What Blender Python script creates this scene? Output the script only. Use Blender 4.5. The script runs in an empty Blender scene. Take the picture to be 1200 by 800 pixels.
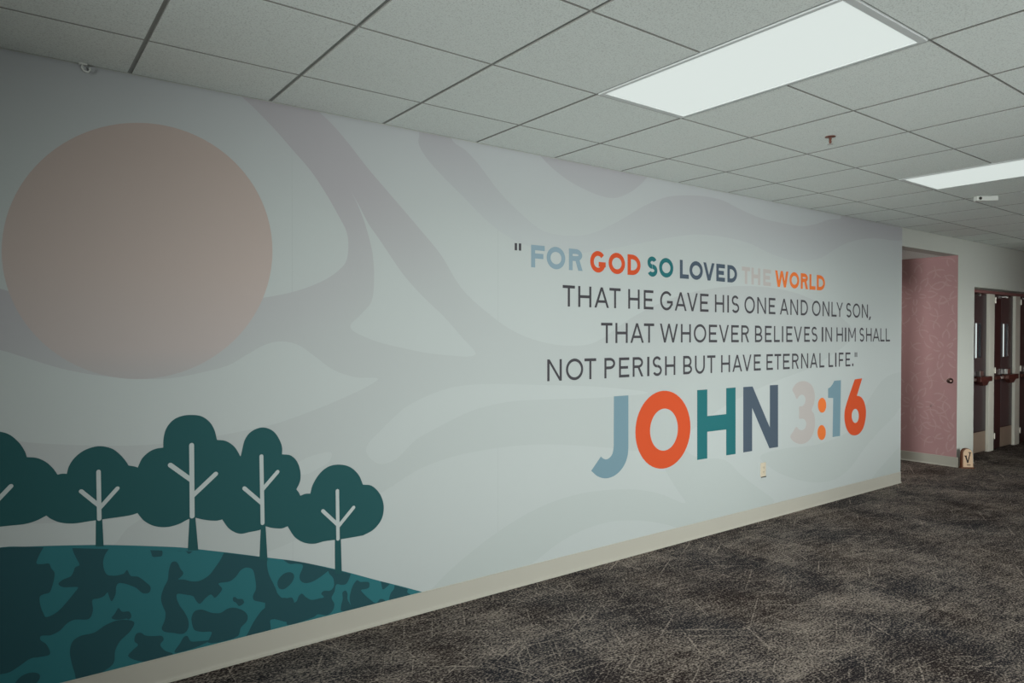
import bpy, bmesh, math, random
from mathutils import Vector, Matrix
from mathutils.geometry import tessellate_polygon

random.seed(7)
S = bpy.context.scene
C = S.collection

# ------------------------------------------------------------------ camera
FPX, YAW, PITCH, ROLL = 811.93, 0.63944, -0.01129, 0.00138
CAM = Vector((0.0, -3.4735, 1.594))
fwd = Vector((math.sin(YAW)*math.cos(PITCH), math.cos(YAW)*math.cos(PITCH), math.sin(PITCH)))
r0 = Vector((math.cos(YAW), -math.sin(YAW), 0)); u0 = r0.cross(fwd)
right = r0*math.cos(ROLL) + u0*math.sin(ROLL)
up = u0*math.cos(ROLL) - r0*math.sin(ROLL)
cam = bpy.data.cameras.new('camera'); co = bpy.data.objects.new('camera', cam); C.objects.link(co)
cam.sensor_width = 36; cam.lens = FPX/1200*36; cam.clip_start = 0.05; cam.clip_end = 100
co.matrix_world = Matrix((( right.x, up.x, -fwd.x, CAM.x), (right.y, up.y, -fwd.y, CAM.y),
                          (right.z, up.z, -fwd.z, CAM.z), (0, 0, 0, 1)))
S.camera = co

# ------------------------------------------------------------------ light
FIX_W, FIX_S = 6.4, 150       # each ceiling troffer's own lamp, W
FILL = [(2.0, -6.68, 1.2, 0, 90, 2.6, 1.5, 4, 60), (3.4, -6.68, 1.2, 0, 85, 2.6, 1.5, 20, 60), (3.0, -6.68, 1.2, -10, 125, 2.6, 1.5, 18, 60),
       (5.5, -6.68, 1.2, 0, 88, 2.6, 1.5, 11, 40), (7.0, -6.68, 1.2, 0, 88, 2.6, 1.5, 5.5, 40), (9.3, -6.68, 1.2, 0, 88, 2.6, 1.5, 15, 36),
       (8.0, -6.68, 1.2, -14, 124, 2.6, 1.5, 11, 50), (-3.08, -3.4, 1.4, -72, 90, 1.5, 1.5, 50, 60)]
DIFF = 0.69      # radiance of a troffer's frosted diffuser
w = bpy.data.worlds.new('world'); S.world = w; w.use_nodes = True
w.node_tree.nodes['Background'].inputs[0].default_value = (0.80, 0.90, 0.92, 1)
w.node_tree.nodes['Background'].inputs[1].default_value = 0.35
S.view_settings.view_transform = 'Standard'; S.view_settings.look = 'None'
S.view_settings.exposure = 0; S.view_settings.gamma = 1
S.view_settings.use_curve_mapping = False

def area(name, loc, rot, sx, sy, watts, col, spread=180):
    l = bpy.data.lights.new(name, 'AREA'); l.shape = 'RECTANGLE'; l.size = sx; l.size_y = sy
    l.energy = watts; l.color = col; l.spread = math.radians(spread)
    o = bpy.data.objects.new(name, l); C.objects.link(o); o.location = loc; o.rotation_euler = rot
    return o

# ------------------------------------------------------------------ room dimensions (m)
H = 2.7357                # ceiling
XEND = 7.786              # end of the mural wall
XPINK = 9.2325            # pink wall of the alcove
ZALC = 2.54               # alcove ceiling and header
XDOOR0, XDOOR1, ZDOOR = 9.72, 13.0, 2.181
XL, XR, YB = -3.2, 13.8, -6.8
T = 0.6096; X0 = 0.4752; A0 = 0.4419          # ceiling grid
BB = 0.118                # baseboard height

# unseen fill lamps added behind the viewer: (x, y, z, turn, tilt, width, height, W, spread)
for x, y, z, turn, tilt, sx, sy, watts, spread in FILL:
    area('window_daylight', (x, y, z), (math.radians(tilt), 0, math.radians(turn)), sx, sy, watts, (0.95, 1.0, 0.985), spread)

area('alcove_downlight', (8.45, 1.35, 2.50), (0, 0, 0), 0.3, 0.3, 10.0, (1.0, 0.97, 0.93), 160)  # unseen lamp added to brighten the inner part of the pink wall

# ------------------------------------------------------------------ materials
def srgb(r, g, b):
    f = lambda c: (c/255/12.92 if c/255 <= 0.04045 else ((c/255+0.055)/1.055)**2.4)
    return (f(r), f(g), f(b), 1)
def mat(name, col, rough=0.6, metal=0.0, spec=0.3, bump=0.0, bscale=300.0, var=0.0, vscale=8.0):
    m = bpy.data.materials.new(name); m.use_nodes = True
    nt = m.node_tree; b = nt.nodes['Principled BSDF']
    b.inputs['Base Color'].default_value = col; b.inputs['Roughness'].default_value = rough
    b.inputs['Metallic'].default_value = metal; b.inputs['Specular IOR Level'].default_value = spec
    if bump or var:
        tc = nt.nodes.new('ShaderNodeTexCoord')
    if var:
        n = nt.nodes.new('ShaderNodeTexNoise'); n.inputs['Scale'].default_value = vscale; n.inputs['Detail'].default_value = 3
        nt.links.new(tc.outputs['Object'], n.inputs['Vector'])
        h = nt.nodes.new('ShaderNodeHueSaturation'); h.inputs['Color'].default_value = col
        mr = nt.nodes.new('ShaderNodeMapRange'); mr.inputs['To Min'].default_value = 1-var; mr.inputs['To Max'].default_value = 1+var
        nt.links.new(n.outputs['Fac'], mr.inputs['Value']); nt.links.new(mr.outputs['Result'], h.inputs['Value'])
        nt.links.new(h.outputs['Color'], b.inputs['Base Color'])
    if bump:
        n2 = nt.nodes.new('ShaderNodeTexNoise'); n2.inputs['Scale'].default_value = bscale
        nt.links.new(tc.outputs['Object'], n2.inputs['Vector'])
        bp = nt.nodes.new('ShaderNodeBump'); bp.inputs['Strength'].default_value = bump; bp.inputs['Distance'].default_value = 0.002
        nt.links.new(n2.outputs['Fac'], bp.inputs['Height']); nt.links.new(bp.outputs['Normal'], b.inputs['Normal'])
    return m
def ramp_z(name, stops, z0, z1, rough=0.6, xk=0.0):
    """printed colour gradient that runs up the wall (world height z0..z1)"""
    m = bpy.data.materials.new(name); m.use_nodes = True; nt = m.node_tree; b = nt.nodes['Principled BSDF']
    b.inputs['Roughness'].default_value = rough; b.inputs['Specular IOR Level'].default_value = 0.25
    tc = nt.nodes.new('ShaderNodeTexCoord'); sx = nt.nodes.new('ShaderNodeSeparateXYZ')
    nt.links.new(tc.outputs['Object'], sx.inputs[0])
    mr = nt.nodes.new('ShaderNodeMapRange'); mr.inputs['From Min'].default_value = z0; mr.inputs['From Max'].default_value = z1
    nt.links.new(sx.outputs['Z'], mr.inputs['Value'])
    if xk:                                                           # the print also turns mauve towards its left end
        mx = nt.nodes.new('ShaderNodeMapRange'); mx.inputs['From Min'].default_value = 2.4; mx.inputs['From Max'].default_value = 0.0; mx.inputs['To Max'].default_value = xk
        nt.links.new(sx.outputs['X'], mx.inputs['Value'])
        ad = nt.nodes.new('ShaderNodeMath'); nt.links.new(mr.outputs['Result'], ad.inputs[0]); nt.links.new(mx.outputs['Result'], ad.inputs[1])
        fac = ad.outputs[0]
    else: fac = mr.outputs['Result']
    cr = nt.nodes.new('ShaderNodeValToRGB'); e = cr.color_ramp.elements
    e[0].position, e[0].color = stops[0]; e[1].position, e[1].color = stops[-1]
    for p, c in stops[1:-1]:
        x = e.new(p); x.color = c
    nt.links.new(fac, cr.inputs['Fac']); nt.links.new(cr.outputs['Color'], b.inputs['Base Color'])
    return m

PAPER = srgb(186, 192, 190)
M = {
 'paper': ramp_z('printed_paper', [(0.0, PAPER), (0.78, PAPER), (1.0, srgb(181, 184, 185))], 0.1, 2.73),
 'seam': mat('paper_seam', srgb(178, 184, 182), 0.6),
 'swirl': ramp_z('printed_swirl', [(0.0, srgb(181, 188, 185)), (0.45, srgb(181, 187, 185)), (0.72, srgb(179, 183, 182)), (1.0, srgb(174, 171, 174))], 0.1, 2.73, xk=0.36),
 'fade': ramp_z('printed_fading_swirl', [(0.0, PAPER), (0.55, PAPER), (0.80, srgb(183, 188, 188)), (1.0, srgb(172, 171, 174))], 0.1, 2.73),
 'sun': ramp_z('printed_sun', [(0.0, srgb(172, 170, 170)), (0.16, srgb(184, 173, 169)), (0.5, srgb(186, 171, 164)), (1.0, srgb(182, 166, 158))], 1.36, 2.42),
 'tree': mat('printed_dark_teal', srgb(40, 85, 87), 0.6, spec=0.12),
 'hill': mat('printed_teal', srgb(50, 112, 118), 0.6, spec=0.12),
 'camo': mat('printed_deep_teal', srgb(42, 80, 86), 0.6, spec=0.12),
 'branch': mat('printed_pale_branch', srgb(186, 194, 192), 0.6, spec=0.12),
 'grey': mat('printed_charcoal', srgb(72, 70, 74), 0.6, spec=0.12),
 'blue': mat('printed_light_blue', srgb(117, 145, 156), 0.6, spec=0.12),
 'blue_pale': mat('printed_pale_blue', srgb(138, 160, 171), 0.6, spec=0.12),
 'red': mat('printed_red_orange', srgb(207, 83, 47), 0.6, spec=0.12),
 'teal': mat('printed_text_teal', srgb(42, 108, 112), 0.6, spec=0.12),
 'slate': mat('printed_slate', srgb(78, 90, 103), 0.6, spec=0.12),
 'blush': mat('printed_blush', srgb(184, 177, 173), 0.6, spec=0.12),
 'orange': mat('printed_orange', srgb(230, 120, 60), 0.6, spec=0.12),
 'white_wall': mat('painted_wall', srgb(190, 192, 184), 0.7, bump=0.1, bscale=400),
 'base': mat('vinyl_baseboard', srgb(184, 180, 168), 0.4, spec=0.4, var=0.03, vscale=3),
 'pink': mat('pink_wallpaper', srgb(186, 144, 144), 0.6, var=0.05, vscale=4),
 'frond': mat('pink_wallpaper_print', srgb(194, 157, 156), 0.6),
 'tee': mat('grid_metal', srgb(178, 182, 179), 0.5, spec=0.4),
 'tile_edge': mat('raw_tile_edge', srgb(140, 140, 134), 0.9),  # edge colour darkened so the grooves between tiles look shaded
 'head': mat('dull_red_frame', srgb(150, 106, 102), 0.5),
 'post': mat('painted_post', srgb(228, 225, 211), 0.5),
 'door': mat('dark_maroon_door', srgb(56, 36, 35), 0.4, spec=0.5, var=0.15, vscale=6),
 'door_grey': mat('dark_grey_door_face', srgb(72, 65, 66), 0.35, spec=0.5, var=0.1, vscale=6),
 'kick': mat('brushed_kick_plate', srgb(170, 150, 132), 0.45, metal=0.3),
 'pane': mat('dark_glass', srgb(52, 64, 70), 0.08, spec=0.6),
 
 'bar': mat('mahogany_metal', srgb(92, 56, 49), 0.35, metal=0.3),
 'silver': mat('satin_metal', srgb(190, 188, 182), 0.3, metal=0.9),
 'hinge': mat('hinge_metal', srgb(205, 200, 190), 0.4, metal=0.4),
 'knob': mat('worn_bronze', srgb(120, 98, 92), 0.22, metal=0.9),
 'wood_dark': mat('stained_wood_edge', srgb(104, 62, 38), 0.6, var=0.2, vscale=30),
 'wood_pale': mat('pale_wood_face', srgb(204, 174, 143), 0.6, var=0.06, vscale=20),
 'ink': mat('burnt_ink', srgb(44, 30, 24), 0.7),
 'white_plastic': mat('white_plastic', srgb(214, 216, 210), 0.4),
 'ivory': mat('ivory_plastic', srgb(206, 194, 172), 0.4),
 'dark': mat('dark_slot', srgb(46, 42, 38), 0.6),
 'brass': mat('aged_brass', srgb(120, 78, 66), 0.4, metal=0.5),
 'frame': mat('troffer_frame', srgb(214, 218, 216), 0.45),
 'back_wall': mat('painted_back_wall', srgb(200, 200, 194), 0.7),
 'red_wall': mat('terracotta_wall', srgb(168, 62, 46), 0.7),
}

def emit(name, col, strength):
    m = bpy.data.materials.new(name); m.use_nodes = True; nt = m.node_tree
    b = nt.nodes['Principled BSDF']; b.inputs['Base Color'].default_value = (0.2, 0.2, 0.2, 1); b.inputs['Roughness'].default_value = 0.5
    b.inputs['Specular IOR Level'].default_value = 0
    b.inputs['Emission Color'].default_value = col; b.inputs['Emission Strength'].default_value = strength
    return m
M['strip'] = emit('daylit_glass_strip', (0.88, 1.0, 0.97, 1), 0.58)  # self-lit strip, imitates daylight showing through the door glass
M['diffuser'] = emit('frosted_diffuser', (0.905, 1.0, 0.955, 1), DIFF)

def tile_material():
    m = bpy.data.materials.new('mineral_ceiling_tile'); m.use_nodes = True; nt = m.node_tree; b = nt.nodes['Principled BSDF']
    b.inputs['Roughness'].default_value = 0.9; b.inputs['Specular IOR Level'].default_value = 0.1
    tc = nt.nodes.new('ShaderNodeTexCoord')
    n = nt.nodes.new('ShaderNodeTexNoise'); n.inputs['Scale'].default_value = 160; n.inputs['Detail'].default_value = 4; n.inputs['Roughness'].default_value = 0.7
    nt.links.new(tc.outputs['Object'], n.inputs['Vector'])
    cr = nt.nodes.new('ShaderNodeValToRGB'); e = cr.color_ramp.elements
    e[0].position = 0.32; e[0].color = srgb(202, 207, 202); e[1].position = 0.5; e[1].color = srgb(237, 243, 238)
    nt.links.new(n.outputs['Fac'], cr.inputs['Fac']); nt.links.new(cr.outputs['Color'], b.inputs['Base Color'])
    bp = nt.nodes.new('ShaderNodeBump'); bp.inputs['Strength'].default_value = 0.35; bp.inputs['Distance'].default_value = 0.002
    nt.links.new(n.outputs['Fac'], bp.inputs['Height']); nt.links.new(bp.outputs['Normal'], b.inputs['Normal'])
    return m
M['tile'] = tile_material()

def carpet_material():
    m = bpy.data.materials.new('carpet_tiles'); m.use_nodes = True; nt = m.node_tree; b = nt.nodes['Principled BSDF']
    b.inputs['Roughness'].default_value = 0.95; b.inputs['Specular IOR Level'].default_value = 0.05
    L = nt.links.new; N = nt.nodes.new
    tc = N('ShaderNodeTexCoord')
    def mapped(rot, sc):
        mp = N('ShaderNodeMapping'); mp.inputs['Rotation'].default_value = (0, 0, rot); mp.inputs['Scale'].default_value = sc
        L(tc.outputs['Object'], mp.inputs['Vector']); return mp.outputs['Vector']
    def noise(vec, scale, detail=2, rough=0.5):
        n = N('ShaderNodeTexNoise'); n.inputs['Scale'].default_value = scale; n.inputs['Detail'].default_value = detail
        n.inputs['Roughness'].default_value = rough; L(vec, n.inputs['Vector']); return n.outputs['Fac']
    def math_(op, a, bb, clamp=False):
        x = N('ShaderNodeMath'); x.operation = op; x.use_clamp = clamp
        for k, v in enumerate((a, bb)):
            if isinstance(v, (int, float)): x.inputs[k].default_value = v
            else: L(v, x.inputs[k])
        return x.outputs[0]
    def rng(v, a, bb, c=0.0, d=1.0):
        x = N('ShaderNodeMapRange'); L(v, x.inputs['Value'])
        for nm, q in zip(('From Min', 'From Max', 'To Min', 'To Max'), (a, bb, c, d)): x.inputs[nm].default_value = q
        return x.outputs['Result']
    fine = noise(mapped(0.3, (1, 1.7, 1)), 66, 2, 0.7)             # yarn speckle
    fleck = noise(mapped(0.05, (1, 4.0, 1)), 34, 2, 0.7)             # short flecks lying along each tile
    fleck2 = noise(mapped(1.62, (1, 4.0, 1)), 34, 2, 0.7)
    streak = noise(mapped(0.10, (1.3, 7, 1)), 4.2, 6, 0.8)           # fibrous streaks along and across
    streak2 = noise(mapped(1.62, (1.3, 7, 1)), 4.2, 6, 0.8)
    off = N('ShaderNodeVectorMath'); off.operation = 'ADD'; L(tc.outputs['Object'], off.inputs[0]); off.inputs[1].default_value = (0.13, 0.21, 0.25)
    chk = N('ShaderNodeTexChecker'); chk.inputs['Scale'].default_value = 2.0      # half-metre tiles laid quarter-turned
    L(off.outputs['Vector'], chk.inputs['Vector'])
    def pick(a, bb):
        x = N('ShaderNodeMix'); L(chk.outputs['Fac'], x.inputs['Factor']); L(a, x.inputs['A']); L(bb, x.inputs['B']); return x.outputs['Result']
    st = pick(streak, streak2); fl = pick(fleck, fleck2)
    v_ = N('ShaderNodeVectorMath'); v_.operation = 'SNAP'; L(off.outputs['Vector'], v_.inputs[0]); v_.inputs[1].default_value = (0.5, 0.5, 10)
    wn = N('ShaderNodeTexWhiteNoise'); L(v_.outputs['Vector'], wn.inputs['Vector'])                # each tile a touch lighter or darker
    patch = noise(mapped(0.2, (1, 1.3, 1)), 2.5, 4, 0.6)             # worn patches
    big = noise(mapped(0.2, (1, 1, 1)), 1.3, 2, 0.5)
    def scratches(rot, off, scale, lo):                             # thin straight pale threads, all lying one way
        n = N('ShaderNodeTexNoise'); n.inputs['Scale'].default_value = scale; n.inputs['Detail'].default_value = 0
        mp = N('ShaderNodeMapping'); mp.vector_type = 'POINT'; mp.inputs['Scale'].default_value = (1, 30, 1); mp.inputs['Location'].default_value = (off, off*1.7, 0)
        L(mapped(rot, (1, 1, 1)), mp.inputs['Vector']); L(mp.outputs['Vector'], n.inputs['Vector'])
        return rng(n.outputs['Fac'], lo, lo+0.05)
    ln = scratches(0.15, 1.0, 1.9, 0.735)
    for k, a in enumerate((0.62, -0.5, 1.15, -1.05, 1.6)): ln = math_('MAXIMUM', ln, scratches(a, 3.1+2.3*k, 1.7+0.25*k, 0.735))
    v = math_('MULTIPLY', math_('SUBTRACT', fine, 0.5), 4.6)
    for q, k in ((st, 2.3), (fl, 1.3), (patch, 1.5)): v = math_('ADD', v, math_('MULTIPLY', math_('SUBTRACT', q, 0.5), k))
    v = math_('ADD', v, math_('MULTIPLY', math_('SUBTRACT', wn.outputs['Value'], 0.5), 0.30))
    v = math_('ADD', v, math_('MULTIPLY', ln, math_('MULTIPLY', fine, 1.1)))
    fac = rng(v, -0.22, 1.0)
    mx = N('ShaderNodeMix'); mx.data_type = 'RGBA'
    L(fac, mx.inputs['Factor'])
    tone = N('ShaderNodeMix'); tone.data_type = 'RGBA'; L(rng(big, 0.36, 0.64), tone.inputs['Factor'])
    tone.inputs['A'].default_value = srgb(46, 38, 37); tone.inputs['B'].default_value = srgb(41, 41, 46)
    L(tone.outputs['Result'], mx.inputs['A']); mx.inputs['B'].default_value = srgb(168, 155, 144)
    L(mx.outputs['Result'], b.inputs['Base Color'])
    bp = N('ShaderNodeBump'); bp.inputs['Strength'].default_value = 0.5; bp.inputs['Distance'].default_value = 0.004
    L(fine, bp.inputs['Height']); L(bp.outputs['Normal'], b.inputs['Normal'])
    return m
M['carpet'] = carpet_material()

# ------------------------------------------------------------------ helpers
def tag(o, label=None, cat=None, group=None, kind=None):
    if label: o['label'] = label
    if cat: o['category'] = cat
    if group: o['group'] = group
    if kind: o['kind'] = kind
    return o
def empty(name, loc=(0, 0, 0), rz=0):
    o = bpy.data.objects.new(name, None); C.objects.link(o); o.location = loc; o.rotation_euler = (0, 0, rz)
    o.empty_display_size = 0.05
    return o
class MB:
    """collects faces, builds ONE mesh object"""
    def __init__(s): s.v = []; s.f = []; s.mi = []
    def face(s, pts, mi=0):
        k = len(s.v); s.v += [tuple(p) for p in pts]; s.f.append(tuple(range(k, k+len(pts)))); s.mi.append(mi)
    def box(s, a, b, mi=0, M4=None):
        x0, y0, z0 = a; x1, y1, z1 = b
        p = [(x0,y0,z0),(x1,y0,z0),(x1,y1,z0),(x0,y1,z0),(x0,y0,z1),(x1,y0,z1),(x1,y1,z1),(x0,y1,z1)]
        if M4: p = [tuple(M4 @ Vector(q)) for q in p]
        k = len(s.v); s.v += p
        for f in ((3,2,1,0),(4,5,6,7),(0,1,5,4),(1,2,6,5),(2,3,7,6),(3,0,4,7)):
            s.f.append(tuple(k+i for i in f)); s.mi.append(mi)
        return s
    def lathe(s, prof, seg=24, axis='z', org=(0, 0, 0), mi=0):
        """prof: list of (r, h); spun about the axis through org"""
        k = len(s.v)
        for r, h in prof:
            for i in range(seg):
                a = 2*math.pi*i/seg; c, d = r*math.cos(a), r*math.sin(a)
                q = {'z': (c, d, h), 'x': (h, c, d), 'y': (c, h, d)}[axis]
                s.v.append((org[0]+q[0], org[1]+q[1], org[2]+q[2]))
        for j in range(len(prof)-1):
            for i in range(seg):
                s.f.append((k+j*seg+i, k+j*seg+(i+1) % seg, k+(j+1)*seg+(i+1) % seg, k+(j+1)*seg+i)); s.mi.append(mi)
        s.f.append(tuple(k+i for i in range(seg-1, -1, -1))); s.mi.append(mi)
        s.f.append(tuple(k+(len(prof)-1)*seg+i for i in range(seg))); s.mi.append(mi)
        return s
    def tube(s, pts, r, seg=10, mi=0):
        pts = [Vector(p) for p in pts]; k = len(s.v); n = len(pts)
        for j, p in enumerate(pts):
            t = (pts[min(j+1, n-1)]-pts[max(j-1, 0)]).normalized()
            a = t.orthogonal().normalized() if j == 0 else (a - t*a.dot(t)).normalized()
            b = t.cross(a)
            for i in range(seg):
                q = 2*math.pi*i/seg; s.v.append(tuple(p + a*r*math.cos(q) + b*r*math.sin(q)))
        for j in range(n-1):
            for i in range(seg):
                s.f.append((k+j*seg+i, k+j*seg+(i+1) % seg, k+(j+1)*seg+(i+1) % seg, k+(j+1)*seg+i)); s.mi.append(mi)
        s.f.append(tuple(k+i for i in range(seg-1, -1, -1))); s.mi.append(mi)
        s.f.append(tuple(k+(n-1)*seg+i for i in range(seg))); s.mi.append(mi)
        return s
    def build(s, name, mats, parent=None, bevel=0, smooth=False, weld=True):
        me = bpy.data.meshes.new(name); me.from_pydata(s.v, [], s.f)
        if not isinstance(mats, (list, tuple)): mats = [mats]
        for m in mats: me.materials.append(m)
        for p, i in zip(me.polygons, s.mi): p.material_index = i
        bm = bmesh.new(); bm.from_mesh(me)
        if weld: bmesh.ops.remove_doubles(bm, verts=bm.verts, dist=1e-5)
        bmesh.ops.recalc_face_normals(bm, faces=bm.faces)
        bm.to_mesh(me); bm.free()
        o = bpy.data.objects.new(name, me); C.objects.link(o)
        if parent: o.parent = parent
        if bevel:
            b = o.modifiers.new('bevel', 'BEVEL'); b.width = bevel; b.segments = 2; b.limit_method = 'ANGLE'; b.angle_limit = math.radians(40)
        if smooth:
            for p in me.polygons: p.use_smooth = True
        return o
def struct(name, mb, m, **k):
    return tag(mb.build(name, m, **k), kind='structure')

# ------------------------------------------------------------------ room shell
WALLZ = H + 0.12
mb = MB(); mb.box((XL-0.15, YB-0.15, -0.1), (XR+0.15, 2.6, 0.0)); struct('floor', mb, M['carpet'])

# fixtures sit in the grid at these cells (column, first row)
FIX = [(3, 2), (8, 2)]
holes = {(c, r+d) for c, r in FIX for d in (0, 1)}
def rowY(j): return 0.0 if j == 0 else -(A0 + (j-1)*T)
mb = MB(); GX, GY, GW = 0.0075, 0.0042, 0.015
mb.box((XL, YB, H+0.006), (XR, 0.0, H+0.10), mi=1)                   # the grid seen between the tiles, and the deck above
for i in range(-6, 25):
    for j in range(0, 11):
        if (i, j) in holes: continue
        xa, xb = max(XL, X0+i*T)+GX, min(XR, X0+(i+1)*T)-GX
        ya, yb = max(YB, rowY(j+1))+GY, rowY(j)-(GY if j else GW)
        if xb-xa < 0.03 or yb-ya < 0.03: continue
        c = 0.0015; z = H; zt = H+0.0058
        bot = [(xa+c, ya+c, z), (xa+c, yb-c, z), (xb-c, yb-c, z), (xb-c, ya+c, z)]
        mid = [(xa, ya, z+c), (xa, yb, z+c), (xb, yb, z+c), (xb, ya, z+c)]
        top = [(p[0], p[1], zt) for p in mid]
        mb.face(bot)
        for a, b in ((bot, mid), (mid, top)):
            for q in range(4): mb.face((a[q], a[(q+1) % 4], b[(q+1) % 4], b[q]), 2)
struct('ceiling', mb, [M['tile'], M['tee'], M['tile_edge']])

mb = MB(); mb.box((XL, 0.0, 0.0), (XEND, 0.16, WALLZ)); struct('wall_left', mb, M['white_wall'])
mb = MB()
mb.box((XEND, 0.0, ZALC), (XPINK, 0.16, WALLZ))                    # header over the alcove mouth
mb.box((XPINK, 0.0, 0.0), (XDOOR0, 0.16, WALLZ))                   # white pier beside the doors
mb.box((XDOOR0, 0.0, ZDOOR), (XDOOR1, 0.30, WALLZ))                # header over the doors
mb.box((XDOOR1, 0.0, 0.0), (XR, 0.30, WALLZ))
struct('wall_doors', mb, M['white_wall'])
mb = MB(); ends = [(-4.5, -2.3)]
mb.box((XL-0.15, YB-0.15, 0), (XL, 0.16, 0.5)); mb.box((XL-0.15, YB-0.15, 2.3), (XL, 0.16, WALLZ))
for a, b in ((YB-0.15, -4.5), (-2.3, 0.16)): mb.box((XL-0.15, a, 0.5), (XL, b, 2.3))
struct('wall_near_end', mb, M['back_wall'])
mb = MB(); mb.box((XR, YB-0.15, 0), (XR+0.15, 0.30, WALLZ)); struct('wall_far_end', mb, M['red_wall'])  # unseen end wall, coloured red to bounce a warm tint towards the doors
mb = MB()                                                            # wall behind the viewer, with openings added for the fill lamps
wins = [(0.6, 4.0), (4.2, 7.6), (7.7, 10.4)]
mb.box((XL, YB-0.15, 0), (XR, YB, 0.25)); mb.box((XL, YB-0.15, 2.4), (XR, YB, WALLZ))
xs = [XL] + [v for p in wins for v in p] + [XR]
for k in range(0, len(xs), 2): mb.box((xs[k], YB-0.15, 0.25), (xs[k+1], YB, 2.4))
struct('wall_back', mb, M['back_wall'])
for k, (a, b) in enumerate(wins):  # unseen frames, added to go with the fill lamps
    mb = MB(); d = 0.05
    for q in ((a, 0.25, a+d, 2.4), (b-d, 0.25, b, 2.4), (a, 0.25, b, 0.25+d), (a, 2.4-d, b, 2.4), ((a+b)/2-d/2, 0.25, (a+b)/2+d/2, 2.4)):
        mb.box((q[0], YB-0.11, q[1]), (q[2], YB-0.04, q[3]))
    struct('window_%d' % (k+1), mb, M['post'])

d = 0.05
for k, (a, b) in enumerate(ends):  # one more added frame, at the near-end fill lamp
    mb = MB(); m_ = (a+b)/2
    for ya, za, yb, zb in ((a, 0.5, a+d, 2.3), (b-d, 0.5, b, 2.3), (a, 0.5, b, 0.5+d), (a, 2.3-d, b, 2.3), (m_, 0.5, m_+d, 2.3)):
        mb.box((XL-0.11, ya, za), (XL-0.04, yb, zb))
    struct('window_%d' % (k+4), mb, M['post'])

# alcove
mb = MB(); mb.box((XPINK, 0.16, 0), (XPINK+0.12, 2.4, ZALC))
mb.face([(XPINK-0.0006, 0.001, 0), (XPINK-0.0006, 2.4, 0), (XPINK-0.0006, 2.4, ZALC), (XPINK-0.0006, 0.001, ZALC)])
for cy, cz, n in ((0.48, 2.08, 15), (0.14, 1.40, 15), (0.50, 0.72, 15), (-0.08, 2.20, 15), (0.02, 0.42, 15), (1.0, 1.5, 15), (1.3, 0.6, 15), (1.4, 2.2, 15)):
    ph = random.random()
    for ring, (r1, r2, cnt) in enumerate(((0.05, 0.13, 9), (0.15, 0.26, n), (0.28, 0.41, n+7))):   # leaf strokes of the printed bursts
        for k in range(cnt):
            a = 2*math.pi*(k+ph+0.5*ring+random.uniform(-.15, .15))/cnt; bend = 0.28*(-1)**k; wide = 0.011
            P = []
            for t in range(6):
                r = r1+(r2-r1)*t/5; b2 = a + bend*(t/5)**2; wd = wide*math.sin(math.pi*(0.16+0.7*t/5))
                P.append((cy+r*math.cos(b2), cz+r*math.sin(b2), wd, b2))
            for t in range(5):
                q = []
                for (y, z, wd, b2), sg in ((P[t], 1), (P[t+1], 1), (P[t+1], -1), (P[t], -1)):
                    q.append((XPINK-0.0008-0.00004*((k+ring*7) % 10), y-sg*wd*math.sin(b2), z+sg*wd*math.cos(b2)))
                if all(0.003 < v[1] < 2.39 and BB < v[2] < ZALC-0.002 for v in q): mb.face(q, 1)
struct('wall_alcove', mb, [M['pink'], M['frond']], weld=False)
mb = MB(); mb.box((XEND-1.2, 2.4, 0), (XPINK+0.12, 2.52, ZALC)); struct('wall_alcove_back', mb, M['white_wall'])
mb = MB(); mb.box((XEND-1.35, 0.16, 0), (XEND-1.2, 2.52, ZALC)); struct('wall_alcove_side', mb, M['white_wall'])
mb = MB(); mb.box((XEND-1.35, 0.16, ZALC), (XPINK+0.12, 2.52, ZALC+0.05)); struct('ceiling_alcove', mb, M['tile'])

# coved vinyl baseboards: profile (distance from wall, height)
PROF = [(0.0, 0.0), (0.016, 0.0), (0.0155, 0.003), (0.009, 0.007), (0.0055, 0.013), (0.0045, 0.022), (0.004, BB-0.006), (0.0055, BB-0.003), (0.003, BB), (0.0, BB)]
def baseboard(name, a, b, nrm):
    mb = MB(); a, b, nrm = Vector(a), Vector(b), Vector(nrm)
    A = [a+nrm*d+Vector((0, 0, z)) for d, z in PROF]; B = [b+nrm*d+Vector((0, 0, z)) for d, z in PROF]
    for k in range(len(PROF)): mb.face((A[k], B[k], B[(k+1) % len(PROF)], A[(k+1) % len(PROF)]))
    mb.face(A[::-1]); mb.face(B)
    return struct(name, mb, M['base'])
baseboard('baseboard_left', (XL, -0.003, 0), (XEND, -0.003, 0), (0, -1, 0))
baseboard('baseboard_alcove', (XPINK-0.002, -0.02, 0), (XPINK-0.002, 2.4, 0), (-1, 0, 0))
baseboard('baseboard_pier', (XPINK-0.02, 0, 0), (XDOOR0, 0, 0), (0, -1, 0))

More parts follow.
